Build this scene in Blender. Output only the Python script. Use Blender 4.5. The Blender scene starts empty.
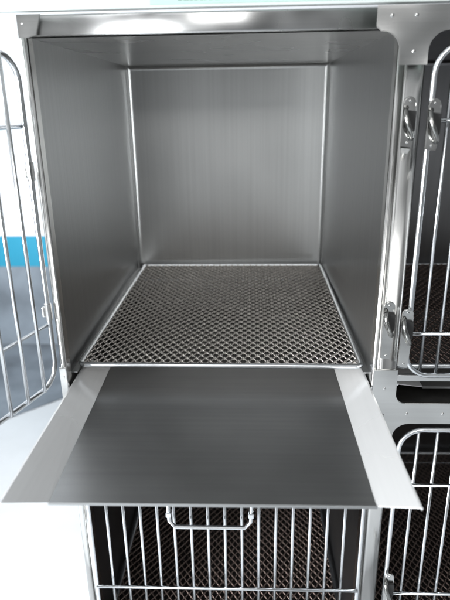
import bpy, bmesh, math, random
import numpy as np
from mathutils import Vector, Matrix
random.seed(3)
C=bpy.context.scene.collection
sc=bpy.context.scene

# ---------------------------------------------------------------- materials
def newmat(n):
    m=bpy.data.materials.new(n); m.use_nodes=True
    nt=m.node_tree; b=nt.nodes["Principled BSDF"]; return m,nt,b
def N(nt,t,**k):
    n=nt.nodes.new(t)
    for a,v in k.items(): setattr(n,a,v)
    return n
def metal(name,col,rough,grain=None,gstr=0.25,bump=0.0,smudge=0.25,metallic=1.0,cloud=0.0,wave=0.0):
    m,nt,b=newmat(name)
    tc=N(nt,"ShaderNodeTexCoord")
    b.inputs["Metallic"].default_value=metallic
    n1=N(nt,"ShaderNodeTexNoise"); n1.inputs["Scale"].default_value=4; n1.inputs["Detail"].default_value=3
    nt.links.new(tc.outputs["Object"],n1.inputs["Vector"])
    mp=N(nt,"ShaderNodeMapping"); nt.links.new(tc.outputs["Object"],mp.inputs["Vector"])
    mp.inputs["Scale"].default_value=grain or (60,60,60)
    n2=N(nt,"ShaderNodeTexNoise"); n2.inputs["Scale"].default_value=1; n2.inputs["Detail"].default_value=4
    nt.links.new(mp.outputs[0],n2.inputs["Vector"])
    r=N(nt,"ShaderNodeMapRange",interpolation_type='SMOOTHSTEP'); r.inputs["From Min"].default_value=0.25; r.inputs["From Max"].default_value=0.75
    r.inputs["To Min"].default_value=rough*(1-smudge); r.inputs["To Max"].default_value=rough*(1+smudge)
    nt.links.new(n1.outputs["Fac"],r.inputs["Value"]); nt.links.new(r.outputs[0],b.inputs["Roughness"])
    cr=N(nt,"ShaderNodeMapRange"); cr.inputs["From Min"].default_value=0.25; cr.inputs["From Max"].default_value=0.75
    cr.inputs["To Min"].default_value=1-gstr; cr.inputs["To Max"].default_value=1+gstr*0.5
    nt.links.new(n2.outputs["Fac"],cr.inputs["Value"])
    cl=N(nt,"ShaderNodeMapRange"); cl.inputs["From Min"].default_value=0.3; cl.inputs["From Max"].default_value=0.7
    cl.inputs["To Min"].default_value=1-cloud; cl.inputs["To Max"].default_value=1+cloud*0.5
    nt.links.new(n1.outputs["Fac"],cl.inputs["Value"])
    mm=N(nt,"ShaderNodeMath",operation="MULTIPLY"); nt.links.new(cr.outputs[0],mm.inputs[0]); nt.links.new(cl.outputs[0],mm.inputs[1])
    mx=N(nt,"ShaderNodeVectorMath",operation="SCALE"); mx.inputs[0].default_value=col
    nt.links.new(mm.outputs[0],mx.inputs["Scale"]); nt.links.new(mx.outputs[0],b.inputs["Base Color"])
    last=None
    if bump>0:
        bp=N(nt,"ShaderNodeBump"); bp.inputs["Strength"].default_value=bump; bp.inputs["Distance"].default_value=0.001
        nt.links.new(n2.outputs["Fac"],bp.inputs["Height"]); last=bp
    if wave>0:
        n3=N(nt,"ShaderNodeTexNoise"); n3.inputs["Scale"].default_value=11; n3.inputs["Detail"].default_value=0
        nt.links.new(tc.outputs["Object"],n3.inputs["Vector"])
        bq=N(nt,"ShaderNodeBump"); bq.inputs["Strength"].default_value=1; bq.inputs["Distance"].default_value=wave
        nt.links.new(n3.outputs["Fac"],bq.inputs["Height"])
        if last: nt.links.new(last.outputs[0],bq.inputs["Normal"])
        last=bq
    if last: nt.links.new(last.outputs[0],b.inputs["Normal"])
    return m
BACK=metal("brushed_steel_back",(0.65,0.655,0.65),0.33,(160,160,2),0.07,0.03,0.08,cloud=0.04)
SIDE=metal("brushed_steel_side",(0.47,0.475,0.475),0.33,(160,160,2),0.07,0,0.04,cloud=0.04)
CEIL=metal("brushed_steel_ceiling",(0.64,0.63,0.615),0.28,(3,160,160),0.07,0,0.05,cloud=0.12)
SHADE=metal("shaded_steel",(0.27,0.27,0.275),0.34,(160,160,2),0.08,0,0.12)  # steel darkened in its colour to paint the shade of the other compartments
UNDER=metal("shaded_cavity_steel",(0.12,0.115,0.11),0.5,None,0.2)  # darkness of the cavity under the racks, put into the colour
CHROME=metal("polished_steel",(0.70,0.70,0.695),0.25,(4,200,200),0.06,0.03,0.2,cloud=0.05)
GUS=metal("polished_plate_steel",(0.62,0.62,0.61),0.17,(4,200,200),0.06,0.02,0.2,cloud=0.06,wave=0.008)
POST=metal("polished_steel_post",(0.76,0.755,0.74),0.20,(200,200,3),0.06,0.02,0.2,wave=0.001)
SEAM=metal("weld_seam_steel",(0.62,0.62,0.61),0.42,None,0.2)
WIRE=metal("wire_steel",(0.76,0.78,0.80),0.24,None,0.1)
LATCH=metal("latch_steel",(0.30,0.30,0.29),0.22,None,0.15)
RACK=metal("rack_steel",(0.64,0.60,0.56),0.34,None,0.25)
RACKD=metal("shaded_rack_steel",(0.22,0.17,0.15),0.38,None,0.35)  # darker copy of the rack steel, shade of the other cages painted in
PAN=metal("pan_grey_steel",(0.33,0.335,0.337),0.31,(3,120,120),0.08,0.01,0.12,metallic=0.88,cloud=0.14)
FLANGE=metal("flange_steel",(0.91,0.915,0.92),0.27,(160,3,160),0.03,0,0.1,metallic=0.48)
DARK=metal("opening_shade_black",(0.015,0.015,0.015),0.5,None,0.3,metallic=0.0)  # black that paints the dark inside the latch openings
def plain(name,col,rough,var=0.08,scale=3):
    m,nt,b=newmat(name)
    tc=N(nt,"ShaderNodeTexCoord"); n=N(nt,"ShaderNodeTexNoise"); n.inputs["Scale"].default_value=scale; n.inputs["Detail"].default_value=6
    nt.links.new(tc.outputs["Object"],n.inputs["Vector"])
    cr=N(nt,"ShaderNodeMapRange"); cr.inputs["From Min"].default_value=0.3; cr.inputs["From Max"].default_value=0.7
    cr.inputs["To Min"].default_value=1-var; cr.inputs["To Max"].default_value=1+var
    nt.links.new(n.outputs["Fac"],cr.inputs["Value"])
    mx=N(nt,"ShaderNodeVectorMath",operation="SCALE"); mx.inputs[0].default_value=col
    nt.links.new(cr.outputs[0],mx.inputs["Scale"]); nt.links.new(mx.outputs[0],b.inputs["Base Color"])
    b.inputs["Roughness"].default_value=rough
    return m
WALL=plain("white_wall_paint",(0.8,0.82,0.85),0.6,0.03)
BLUE=plain("blue_paint",(0.02,0.33,0.52),0.4,0.08)
GREYW=plain("grey_wall_paint",(0.24,0.28,0.325),0.35,0.30,4)
FLOOR=plain("white_floor",(0.55,0.57,0.59),0.3,0.12,2)
GREYF=plain("grey_floor",(0.17,0.195,0.225),0.4,0.35,5)
FASCIA=plain("pale_fascia",(0.50,0.54,0.53),0.4,0.05)
MINT=plain("mint_label",(0.36,0.52,0.47),0.5,0.05)
INK=plain("grey_ink",(0.2,0.3,0.28),0.5,0.1)

# ---------------------------------------------------------------- helpers
def link(name,bm,mat,parent=None,smooth=False,loc=(0,0,0)):
    me=bpy.data.meshes.new(name); bmesh.ops.recalc_face_normals(bm,faces=bm.faces[:]); bm.to_mesh(me); bm.free()
    mats=mat if isinstance(mat,list) else [mat]
    for m in mats: me.materials.append(m)
    if smooth:
        for p in me.polygons: p.use_smooth=True
    o=bpy.data.objects.new(name,me); C.objects.link(o); o.location=loc
    if parent: o.parent=parent
    return o
def addbox(bm,x0,x1,y0,y1,z0,z1,bev=0.0,mi=0):
    r=bmesh.ops.create_cube(bm,size=1)
    vs=r["verts"]
    for v in vs:
        v.co=Vector(((x0+x1)/2+v.co.x*(x1-x0),(y0+y1)/2+v.co.y*(y1-y0),(z0+z1)/2+v.co.z*(z1-z0)))
    fs=set(f for v in vs for f in v.link_faces)
    if bev>0:
        es=list(set(e for v in vs for e in v.link_edges))
        r2=bmesh.ops.bevel(bm,geom=es,offset=bev,segments=3,affect='EDGES',profile=0.5)
        fs|=set(r2["faces"])
    for f in fs:
        if f.is_valid: f.material_index=mi
def box(name,x0,x1,y0,y1,z0,z1,mat,parent=None,bev=0.0):
    bm=bmesh.new(); addbox(bm,x0,x1,y0,y1,z0,z1,bev); return link(name,bm,mat,parent)
def tube(bm,pts,rad,n=8,closed=False,caps=True):
    P=[Vector(p) for p in pts]; m=len(P); rings=[]
    up=None
    for i in range(m):
        a=P[i-1] if (i>0 or closed) else P[i]; b=P[(i+1)%m] if (i<m-1 or closed) else P[i]
        t=(b-a).normalized()
        if up is None:
            up=Vector((0,0,1)) if abs(t.z)<0.9 else Vector((0,1,0))
        s=t.cross(up)
        s.normalize(); u=s.cross(t).normalized(); up=u
        ring=[bm.verts.new(P[i]+rad*(math.cos(2*math.pi*k/n)*s+math.sin(2*math.pi*k/n)*u)) for k in range(n)]
        rings.append(ring)
    for i in range(m if closed else m-1):
        A=rings[i];B=rings[(i+1)%m]
        for k in range(n): bm.faces.new((A[k],A[(k+1)%n],B[(k+1)%n],B[k]))
    if not closed and caps:
        bm.faces.new(rings[0][::-1]); bm.faces.new(rings[-1])
def rrect(x0,x1,z0,z1,r,y,seg=7):
    out=[]
    for cx,cz,a0 in ((x1-r,z1-r,0),(x0+r,z1-r,90),(x0+r,z0+r,180),(x1-r,z0+r,270)):
        for i in range(seg+1):
            a=math.radians(a0+90*i/seg); out.append((cx+r*math.cos(a),y,cz+r*math.sin(a)))
    return out
def plate(name,poly,y0,y1,mat,parent,bev=0.0012,bolts=()):
    bm=bmesh.new()
    vs=[bm.verts.new((x,y0,z)) for x,z in poly]; f=bm.faces.new(vs)
    r=bmesh.ops.extrude_face_region(bm,geom=[f])
    for g in r["geom"]:
        if isinstance(g,bmesh.types.BMVert): g.co.y=y1
    front=[e for e in bm.edges if all(abs(v.co.y-min(y0,y1))<1e-6 for v in e.verts)]
    bmesh.ops.bevel(bm,geom=front,offset=bev,segments=2,affect='EDGES')
    for (x,z,rr) in bolts:
        c=bmesh.ops.create_uvsphere(bm,u_segments=14,v_segments=8,radius=rr)
        for v in c["verts"]: v.co=Vector((x+v.co.x,min(y0,y1)+v.co.y*0.45,z+v.co.z))
    return link(name,bm,mat,parent)
def arc(cx,cz,r,a0,a1,n=7):
    return [(cx+r*math.cos(math.radians(a0+(a1-a0)*i/n)),cz+r*math.sin(math.radians(a0+(a1-a0)*i/n))) for i in range(n+1)]
def profile_bar(name,prof,a,b,axis,mat,parent):
    bm=bmesh.new()
    ring=prof+[(prof[-1][0],0.02),(prof[0][0],0.02)]
    mk=(lambda p,q:(p[0],p[1],q)) if axis=='z' else (lambda p,q:(q,p[1],p[0]))
    A=[bm.verts.new(mk(p,a)) for p in ring]; B=[bm.verts.new(mk(p,b)) for p in ring]; n=len(ring)
    for k in range(n):
        f=bm.faces.new((A[k],A[(k+1)%n],B[(k+1)%n],B[k])); f.smooth=k<len(prof)-1
    bm.faces.new(A); bm.faces.new(B[::-1])
    return link(name,bm,mat,parent)
def bulge(p0,p1,y0,h,n=10):
    return [(p0+(p1-p0)*i/n, y0-h*math.sin(math.pi*i/n)**0.6 if 0<i<n else y0) for i in range(n+1)]
def empty(name,loc=(0,0,0)):
    e=bpy.data.objects.new(name,None); e.empty_display_size=0.1; C.objects.link(e); e.location=loc; return e

H=0.614; D=0.815; WX=0.302
ZB=-0.72; ZL=-0.100
# ---------------------------------------------------------------- cage bank
cage=empty("cage_bank",(0,0,0))
cage["label"]="stainless steel veterinary cage bank with one wire door swung open"; cage["category"]="animal cage"
def compartment(cx,z0,z1,lit):
    x0,x1=cx-WX,cx+WX
    sd=SIDE if lit else SHADE; bk=BACK if lit else SHADE; cm=CEIL if lit else SHADE  # unlit compartments get their shade from the darker steel colour
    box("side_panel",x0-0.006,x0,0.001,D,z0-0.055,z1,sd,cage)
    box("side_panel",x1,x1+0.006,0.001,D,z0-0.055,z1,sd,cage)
    box("ceiling_panel",x0-0.006,x1+0.006,0.001,D,z1,z1+0.004,cm,cage)
    box("floor_panel",x0-0.006,x1+0.006,0.001,D,z0-0.062,z0-0.056,UNDER,cage)
    bm=bmesh.new()
    addbox(bm,x0-0.006,x1+0.006,D,D+0.006,z0-0.055,z1)
    link("back_panel",bm,bk,cage)
    bm=bmesh.new()
    R=0.014
    for (xx,sx) in ((x0,1),(x1,-1)):
        prev=None
        for i in range(7):
            a=math.pi/2*i/6
            X=xx+sx*(R-R*math.sin(a)); Y=D-(R-R*math.cos(a))-0.0005
            a0=bm.verts.new((X+sx*0.0005,Y,z0-0.05)); a1=bm.verts.new((X+sx*0.0005,Y,z1-0.0005))
            if prev: bm.faces.new((prev[0],a0,a1,prev[1]))
            prev=(a0,a1)
    prev=None
    for i in range(7):
        a=math.pi/2*i/6
        Z=z1-(R-R*math.sin(a))-0.0007; Y=D-(R-R*math.cos(a))-0.0007
        a0=bm.verts.new((x0+0.001,Y,Z)); a1=bm.verts.new((x1-0.001,Y,Z))
        if prev: bm.faces.new((prev[0],a0,a1,prev[1]))
        prev=(a0,a1)
    link("corner_cove",bm,bk,cage,True)
    bm=bmesh.new(); yy=D-0.016
    tube(bm,[(x0+0.0006,yy,z0-0.01),(x0+0.0006,yy,z1-0.0006),(x1-0.0006,yy,z1-0.0006),(x1-0.0006,yy,z0-0.01)],0.0012,6)
    link("weld_seam",bm,SEAM if lit else SHADE,cage)
    box("rack_ledge",x0,x0+0.012,0.03,D-0.02,z0-0.010,z0-0.007,sd,cage)
    box("rack_ledge",x1-0.012,x1,0.03,D-0.02,z0-0.010,z0-0.007,sd,cage)
CX2=0.302+0.043+0.302
for cx in (0.0,CX2):
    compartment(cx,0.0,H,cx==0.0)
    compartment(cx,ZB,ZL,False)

zt,zb=0.646,-0.93
profile_bar("post",bulge(-0.3115,-0.2985,-0.001,0.003),zb,zt-0.001,'z',POST,cage)
profile_bar("post_flange",bulge(-0.2983,-0.2860,-0.0005,0.002),ZB-0.059,ZL-0.001,'z',POST,cage)
# centre post: two folded strips, one lapped over the other
pr=[(0.3000,0.0),(0.3004,-0.003),(0.3010,-0.0042),(0.3055,-0.0046),(0.3118,-0.0044)]
profile_bar("post",pr,zb,zt-0.001,'z',POST,cage)
pr=[(0.3121,-0.004),(0.3123,-0.0080),(0.3132,-0.0090),(0.3180,-0.0096),(0.3320,-0.0099),(0.3415,-0.0096),(0.3442,-0.0082),(0.3450,-0.005)]
profile_bar("post",pr,zb,zt-0.001,'z',POST,cage)
profile_bar("post",bulge(CX2+0.30,CX2+0.342,-0.001,0.005),zb,zt-0.001,'z',POST,cage)
def beam(x0,x1,z0,z1,h=0.0018):
    return profile_bar("beam",bulge(z0,z1,-0.001,h,12),x0,x1,'x',CHROME,cage)
beam(-0.2980,0.2995,H,zt); beam(0.3455,CX2+0.2995,H,zt)
beam(-0.2980,0.2995,ZL,-0.060); beam(0.3455,CX2+0.2995,ZL,-0.060)
beam(-0.2980,0.2995,ZB-0.11,ZB-0.06); beam(0.3455,CX2+0.2995,ZB-0.11,ZB-0.06)
box("sill",0.3455,CX2+0.2995,-0.0035,0.006,-0.010,0.004,CHROME,cage,0.0015)
gx0,gx1=0.300,0.346
top=[(0.262,0.647),(0.262,0.617)]+[(0.270,0.610)]+arc(0.272,0.582,0.028,90,0)+[(gx0+0.001,0.560),(gx1,0.560)]+arc(0.376,0.580,0.030,180,90)+[(0.45,0.610),(0.45,0.617),(0.45,0.647)]
plate("gusset_plate",top,-0.014,-0.0106,GUS,cage,0.001,[(0.285,0.632,0.003),(0.323,0.632,0.003),(0.323,0.58,0.003),(0.40,0.630,0.003)])
low=[(0.262,-0.062),(0.262,-0.096)]+arc(0.272,-0.128,0.028,90,0)+[(gx0,-0.17),(gx1,-0.17)]+arc(0.376,-0.128,0.030,180,90)+[(0.47,-0.098),(0.47,-0.052)]+arc(0.366,-0.032,0.020,270,180)+[(gx1,0.02),(gx0,0.02),(gx0,-0.03)]
plate("gusset_plate",low,-0.015,-0.0110,GUS,cage,0.001,[(0.323,-0.078,0.0035),(0.323,-0.02,0.003),(0.37,-0.075,0.003),(0.44,-0.075,0.003),(0.323,-0.15,0.003)])
cl=[(-0.3120,0.6465),(-0.3120,0.612)]+[(-0.298,0.612)]+[(-0.282,0.616),(-0.272,0.6465)]
plate("gusset_plate",cl,-0.0065,-0.0045,GUS,cage,0.0008,[(-0.303,0.633,0.0018)])
cl=[(-0.3125,0.02),(-0.3125,-0.16),(-0.299,-0.16),(-0.299,-0.125)]+arc(-0.289,-0.116,0.010,180,90)+[(-0.25,-0.104),(-0.25,-0.064),(-0.299,-0.064),(-0.299,0.02)]
plate("gusset_plate",cl,-0.009,-0.0052,GUS,cage,0.001,[(-0.305,0.0,0.0025)])
box("fascia_panel",-0.50,CX2+0.34,-0.002,0.02,0.652,0.76,FASCIA,cage,0.002)
bm=bmesh.new()
addbox(bm,-0.095,CX2+0.33,-0.0045,-0.0022,0.6565,0.70,0,0)
x=-0.05
while x<0.235:
    w=random.uniform(0.004,0.010)
    addbox(bm,x,x+w,-0.0058,-0.0047,0.661,0.661+random.uniform(0.004,0.007),0,1); x+=w+random.uniform(0.002,0.006)
link("label_strip",bm,[MINT,INK],cage)
box("outer_panel",-0.3110,-0.3085,0.021,D+0.01,zb,zt,SIDE,cage)

# ---------------------------------------------------------------- doors
SP=0.046
def door_mesh(w,z0,z1,hz,r=0.045,sp=SP,br=0.0032):
    bm=bmesh.new()
    tube(bm,rrect(0,w,z0,z1,r,0),0.0048,10,closed=True)
    n=int(round(w/sp)); 
    for i in range(1,n):
        x=w*i/n
        dz=0
        if x<r: dz=r-math.sqrt(max(0,r*r-(r-x)**2))
        if w-x<r: dz=r-math.sqrt(max(0,r*r-(r-(w-x))**2))
        jx=random.uniform(-0.0007,0.0007)
        tube(bm,[(x+jx,0.0055,z0-0.001+dz),(x-jx,0.0055,z1+0.001-dz)],br,8)
    for z in hz:
        tube(bm,[(0,-0.0055,z),(w,-0.0055,z)],0.0036,8)
    return bm
def clasp(parent,x,z,y,s,tail=0.0):
    """pressed clasp: tall strap, black finger opening and a chunky slanted hook over it"""
    poly=[(x-0.010,z-0.038-tail),(x+0.008,z-0.040-tail),(x+0.010,z-0.032),(x+0.010,z+0.026)]+arc(x,z+0.031,0.010,0,180)
    o=plate("latch",poly,y-0.0045,y,GUS,parent,0.0012,[(x,z+0.034,0.0022),(x,z-0.032-tail,0.0022)])
    bm=bmesh.new()
    L=[(x-s*0.006,y-0.006,z+0.024),(x-s*0.009,y-0.014,z+0.019),(x-s*0.008,y-0.020,z+0.008),(x-s*0.001,y-0.020,z-0.010),(x+s*0.005,y-0.015,z-0.021),(x+s*0.006,y-0.006,z-0.026)]
    tube(bm,L,0.0042,10)
    link("latch_hook",bm,LATCH,o,True)
    bm=bmesh.new()
    c=[(x-s*0.007,z+0.020),(x+s*0.0095,z+0.018),(x+s*0.0095,z-0.012),(x+s*0.003,z-0.022)]
    f=bm.faces.new([bm.verts.new((a,y-0.0052,b)) for a,b in c]); r=bmesh.ops.extrude_face_region(bm,geom=[f])
    for g in r["geom"]:
        if isinstance(g,bmesh.types.BMVert): g.co.y=y-0.0120
    link("latch_opening",bm,DARK,o)
    return o
DW=0.604
d1=link("door",door_mesh(DW,-0.006,0.588,(0.112,0.475),br=0.0036),WIRE,cage,True,(-0.318,-0.012,0))
d1.rotation_euler=(0,0,math.radians(-(90+18)))
d1["label"]="wire cage door swung wide open"
for z in (0.14,0.40):
    bm=bmesh.new(); addbox(bm,-0.008,0.008,-0.010,-0.004,z-0.010,z+0.010,0.002); tube(bm,[(0,0,z-0.016),(0,0,z+0.016)],0.0068,12)
    link("hinge",bm,CHROME,d1,False)
d2=link("door",door_mesh(DW,0.012,0.590,(0.10,0.475),0.045,0.030),WIRE,cage,True,(0.357,-0.020,0))
clasp(d2,0.002,0.468,-0.0095,1); clasp(d2,-0.008,0.110,-0.0095,1,0.035)
d3=link("door",door_mesh(0.585,ZB+0.01,-0.110,(-0.245,-0.520),sp=0.036,br=0.0036),WIRE,cage,True,(-0.284,-0.016,0))
bm=bmesh.new()
h0,h1=0.180,0.344
tube(bm,[(h0-0.006,-0.012,-0.285),(h0-0.004,-0.016,-0.326),(h0+0.008,-0.020,-0.338),(h1-0.008,-0.020,-0.338),(h1+0.004,-0.016,-0.326),(h1+0.006,-0.012,-0.285)],0.0045,8)
addbox(bm,h0-0.011,h0+0.001,-0.020,-0.006,-0.316,-0.304,0.002); addbox(bm,h1-0.001,h1+0.011,-0.020,-0.006,-0.316,-0.304,0.002)
link("handle",bm,WIRE,d3,False)
d4=link("door",door_mesh(DW,ZB+0.01,-0.108,(-0.235,-0.520),0.045,0.0378,0.0036),WIRE,cage,True,(0.360,-0.020,0))
clasp(d4,0.004,-0.50,-0.0095,1)
clasp(cage,0.324,0.472,-0.0108,1); clasp(cage,0.320,0.118,-0.0108,1,0.035)

# ---------------------------------------------------------------- wire racks
RX,RY0,RY1=0.289,0.045,0.795
def make_rack():
    e=empty("wire_rack",(0,RY0,0))
    L=RY1-RY0
    bm=bmesh.new()
    tube(bm,[(px,py+0,0) for px,_,py in rrect(-RX,RX,0,L,0.012,0,4)],0.0054,10,closed=True)
    link("rack_frame",bm,WIRE,e,True)
    bm=bmesh.new()
    nc=29; cw=2*(RX-0.002)/nc; nr=54; rh=(L-0.004)/nr
    for j in range(nr+1):
        y0=0.002+j*rh
        pts=[]; sg=1 if j%2==0 else -1
        for i in range(nc*4+1):
            ph=i/4.0
            x=-RX+0.002+cw*ph
            tri=max(-1,min(1,math.cos(2*math.pi*ph)*1.25))*sg
            yy=y0+(rh*0.47)*tri+random.uniform(-0.0003,0.0003)
            zz=0.0024*tri+random.uniform(-0.0003,0.0003)-0.0006*(1+math.sin(x*9+j*0.21))
            yy=min(max(yy,0.001),L-0.001)
            pts.append((x,yy,zz))
        tube(bm,pts,0.0021,6)
    link("mesh_sheet",bm,RACK,e,True)
    e["label"]="expanded steel mesh floor rack lying inside a cage compartment"; e["category"]="wire rack"
    e["group"]="mesh floor racks in the cages"
    return e
rack=make_rack(); rack.rotation_euler=(0,0,math.radians(-0.6))
def copy_thing(src,loc,rot=0,alt=None):
    n=src.copy(); C.objects.link(n); n.location=loc; n.rotation_euler=(0,0,rot)
    for ch in src.children:
        c=ch.copy(); C.objects.link(c); c.parent=n; c.matrix_parent_inverse=ch.matrix_parent_inverse.copy()
        if alt and ch.name.startswith("mesh_sheet"):
            c.material_slots[0].link='OBJECT'; c.material_slots[0].material=alt
    return n
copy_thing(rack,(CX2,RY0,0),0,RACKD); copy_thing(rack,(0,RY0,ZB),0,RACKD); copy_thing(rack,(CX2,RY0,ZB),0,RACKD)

# ---------------------------------------------------------------- trays
def make_tray():
    e=empty("waste_tray",(0,0,0)); L=0.475
    xo=0.295; zi,zo=-0.040,-0.019; t=0.0012; FR=0.028
    XI=[(-0.235,-0.246),(0.2405,0.2435)]   # inner fold: (front, back)
    bm=bmesh.new()
    q=[(XI[0][0],FR),(XI[1][0],FR),(XI[1][1],L),(XI[0][1],L)]
    T=[bm.verts.new((x,y,zi)) for x,y in q]; Bt=[bm.verts.new((x,y,zi-t)) for x,y in q]
    bm.faces.new(T); bm.faces.new(Bt[::-1])
    for k in range(4): bm.faces.new((T[k],T[(k+1)%4],Bt[(k+1)%4],Bt[k]))
    link("pan",bm,PAN,e)
    for s,(xf,xb) in ((-1,XI[0]),(1,XI[1])):
        bm=bmesh.new()
        def ring(xi,yi,yo):
            return [(xi+s*0.0003,yi,zi+0.0002),(s*(xo-0.003),yo,zo),(s*xo,yo,zo+0.0003),(s*(xo+0.001),yo,zo-0.0015),(s*xo,yo,zo-0.004),
                    (s*(xo-0.001),yo,zo-0.004),(s*(xo-0.003),yo,zo-0.0015),(xi+s*0.0003,yi,zi-t)]
        A=[bm.verts.new(p) for p in ring(xf,FR,0.0)]; B=[bm.verts.new(p) for p in ring(xb,L,L)]
        n=len(A)
        for k in range(n): bm.faces.new((A[k],A[(k+1)%n],B[(k+1)%n],B[k]))
        bm.faces.new(A); bm.faces.new(B[::-1])
        link("flange",bm,FLANGE,e)
    bm=bmesh.new()
    addbox(bm,XI[0][0]-0.001,XI[1][0]+0.001,FR-0.0016,FR-0.0001,zi-0.0040,zi+0.0012,0.0005)
    link("front_lip",bm,PAN,e)
    e["category"]="tray"; e["group"]="slide-out cage trays"
    return e
tray=make_tray(); tray.location=(0.002,-0.356,0)
t2=copy_thing(tray,(CX2,0.004,0))
tray["label"]="dark steel waste tray pulled out below the cage floor"
t2["label"]="dark steel waste tray pushed in below a closed cage"

# ---------------------------------------------------------------- surroundings
ZF=-0.95
fl=box("floor",-8,8,-6,8,ZF-0.02,ZF,FLOOR); fl["kind"]="structure"
wl=bmesh.new()
addbox(wl,-8,8,2.3,2.4,ZF+0.001,-0.43,0,2); addbox(wl,-8,8,2.299,2.4,-0.4295,-0.24,0,1); addbox(wl,-8,8,2.3,2.4,-0.2395,2.6,0,0)
w=link("wall",wl,[WALL,BLUE,GREYW]); w["kind"]="structure"
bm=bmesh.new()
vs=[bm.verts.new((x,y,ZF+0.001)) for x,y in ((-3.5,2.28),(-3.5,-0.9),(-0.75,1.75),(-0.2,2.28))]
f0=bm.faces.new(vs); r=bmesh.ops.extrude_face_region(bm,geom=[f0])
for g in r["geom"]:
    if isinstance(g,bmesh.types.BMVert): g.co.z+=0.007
mt=link("floor_grey_area",bm,GREYF); mt["label"]="grey area of floor along the white wall"; mt["category"]="floor mat"  # thin grey slab over part of the floor

# ---------------------------------------------------------------- light
wd=bpy.data.worlds.new("World"); sc.world=wd; wd.use_nodes=True
nt=wd.node_tree; bg=nt.nodes["Background"]
tc=N(nt,"ShaderNodeTexCoord"); sp=N(nt,"ShaderNodeSeparateXYZ"); nt.links.new(tc.outputs["Generated"],sp.inputs[0])
rz=N(nt,"ShaderNodeMapRange"); rz.inputs["From Min"].default_value=-0.45; rz.inputs["From Max"].default_value=0.35
rz.inputs["To Min"].default_value=0.10; rz.inputs["To Max"].default_value=0.54; nt.links.new(sp.outputs["Z"],rz.inputs["Value"])
rx=N(nt,"ShaderNodeMapRange"); rx.inputs["From Min"].default_value=0.3; rx.inputs["From Max"].default_value=-0.7
rx.inputs["To Min"].default_value=0.65; rx.inputs["To Max"].default_value=1.8; nt.links.new(sp.outputs["X"],rx.inputs["Value"])
mu=N(nt,"ShaderNodeMath",operation="MULTIPLY"); nt.links.new(rz.outputs[0],mu.inputs[0]); nt.links.new(rx.outputs[0],mu.inputs[1])
mp=N(nt,"ShaderNodeMapping"); mp.inputs["Scale"].default_value=(4.2,4.2,0.8); nt.links.new(tc.outputs["Generated"],mp.inputs["Vector"])
ns=N(nt,"ShaderNodeTexNoise"); ns.inputs["Scale"].default_value=1.3; ns.inputs["Detail"].default_value=1; nt.links.new(mp.outputs[0],ns.inputs["Vector"])
rn=N(nt,"ShaderNodeMapRange"); rn.inputs["From Min"].default_value=0.40; rn.inputs["From Max"].default_value=0.60
rn.inputs["To Min"].default_value=0.12; rn.inputs["To Max"].default_value=1.7; nt.links.new(ns.outputs["Fac"],rn.inputs["Value"])
m2=N(nt,"ShaderNodeMath",operation="MULTIPLY"); nt.links.new(mu.outputs[0],m2.inputs[0]); nt.links.new(rn.outputs[0],m2.inputs[1])
nt.links.new(m2.outputs[0],bg.inputs["Strength"]); bg.inputs["Color"].default_value=(0.95,0.98,1.0,1)
def area(name,loc,target,sx,sy,power,col=(1,1,1)):
    l=bpy.data.lights.new(name,'AREA'); l.shape='RECTANGLE'; l.size=sx; l.size_y=sy; l.energy=power; l.color=col
    o=bpy.data.objects.new(name,l); C.objects.link(o); o.location=loc
    o.rotation_euler=(Vector(target)-Vector(loc)).to_track_quat('-Z','Y').to_euler(); return o
area("window_light",(-1.7,-1.35,0.26),(0.1,-0.3,0.0),1.2,0.8,145,(0.96,0.985,1))
area("interior_fill_light",(0.1,-2.5,1.6),(0,0.5,0.2),1.8,1.3,26,(1,1,0.99))  # added fill behind the camera, brightens the cage interior
area("background_fill_light",(-2.2,0.6,2.3),(-1.5,1.6,-0.9),1.2,1.2,42,(0.95,0.98,1))  # added lamp to brighten the wall and floor behind the open door

# ---------------------------------------------------------------- camera
cx,cy,cz,yaw,pitch,roll,F=0.0588,-0.9990,0.5094,-0.0425,0.3380,-0.0167,564.36
f=Vector((math.sin(yaw)*math.cos(pitch),math.cos(yaw)*math.cos(pitch),-math.sin(pitch)))
r=Vector((math.cos(yaw),-math.sin(yaw),0)); u=r.cross(f)
c,s=math.cos(roll),math.sin(roll)
r2=c*r+s*u; u2=-s*r+c*u
M=Matrix(((r2.x,u2.x,-f.x,cx),(r2.y,u2.y,-f.y,cy),(r2.z,u2.z,-f.z,cz),(0,0,0,1)))
cam=bpy.data.cameras.new("camera"); co=bpy.data.objects.new("camera",cam); C.objects.link(co); co.matrix_world=M
cam.sensor_fit='VERTICAL'; cam.sensor_height=24; cam.lens=F/600*24; cam.clip_start=0.02; cam.clip_end=100
cam.dof.use_dof=True; cam.dof.focus_distance=1.15; cam.dof.aperture_fstop=2.2
sc.camera=co
sc.view_settings.view_transform='Standard'; sc.view_settings.look='None'; sc.view_settings.exposure=0
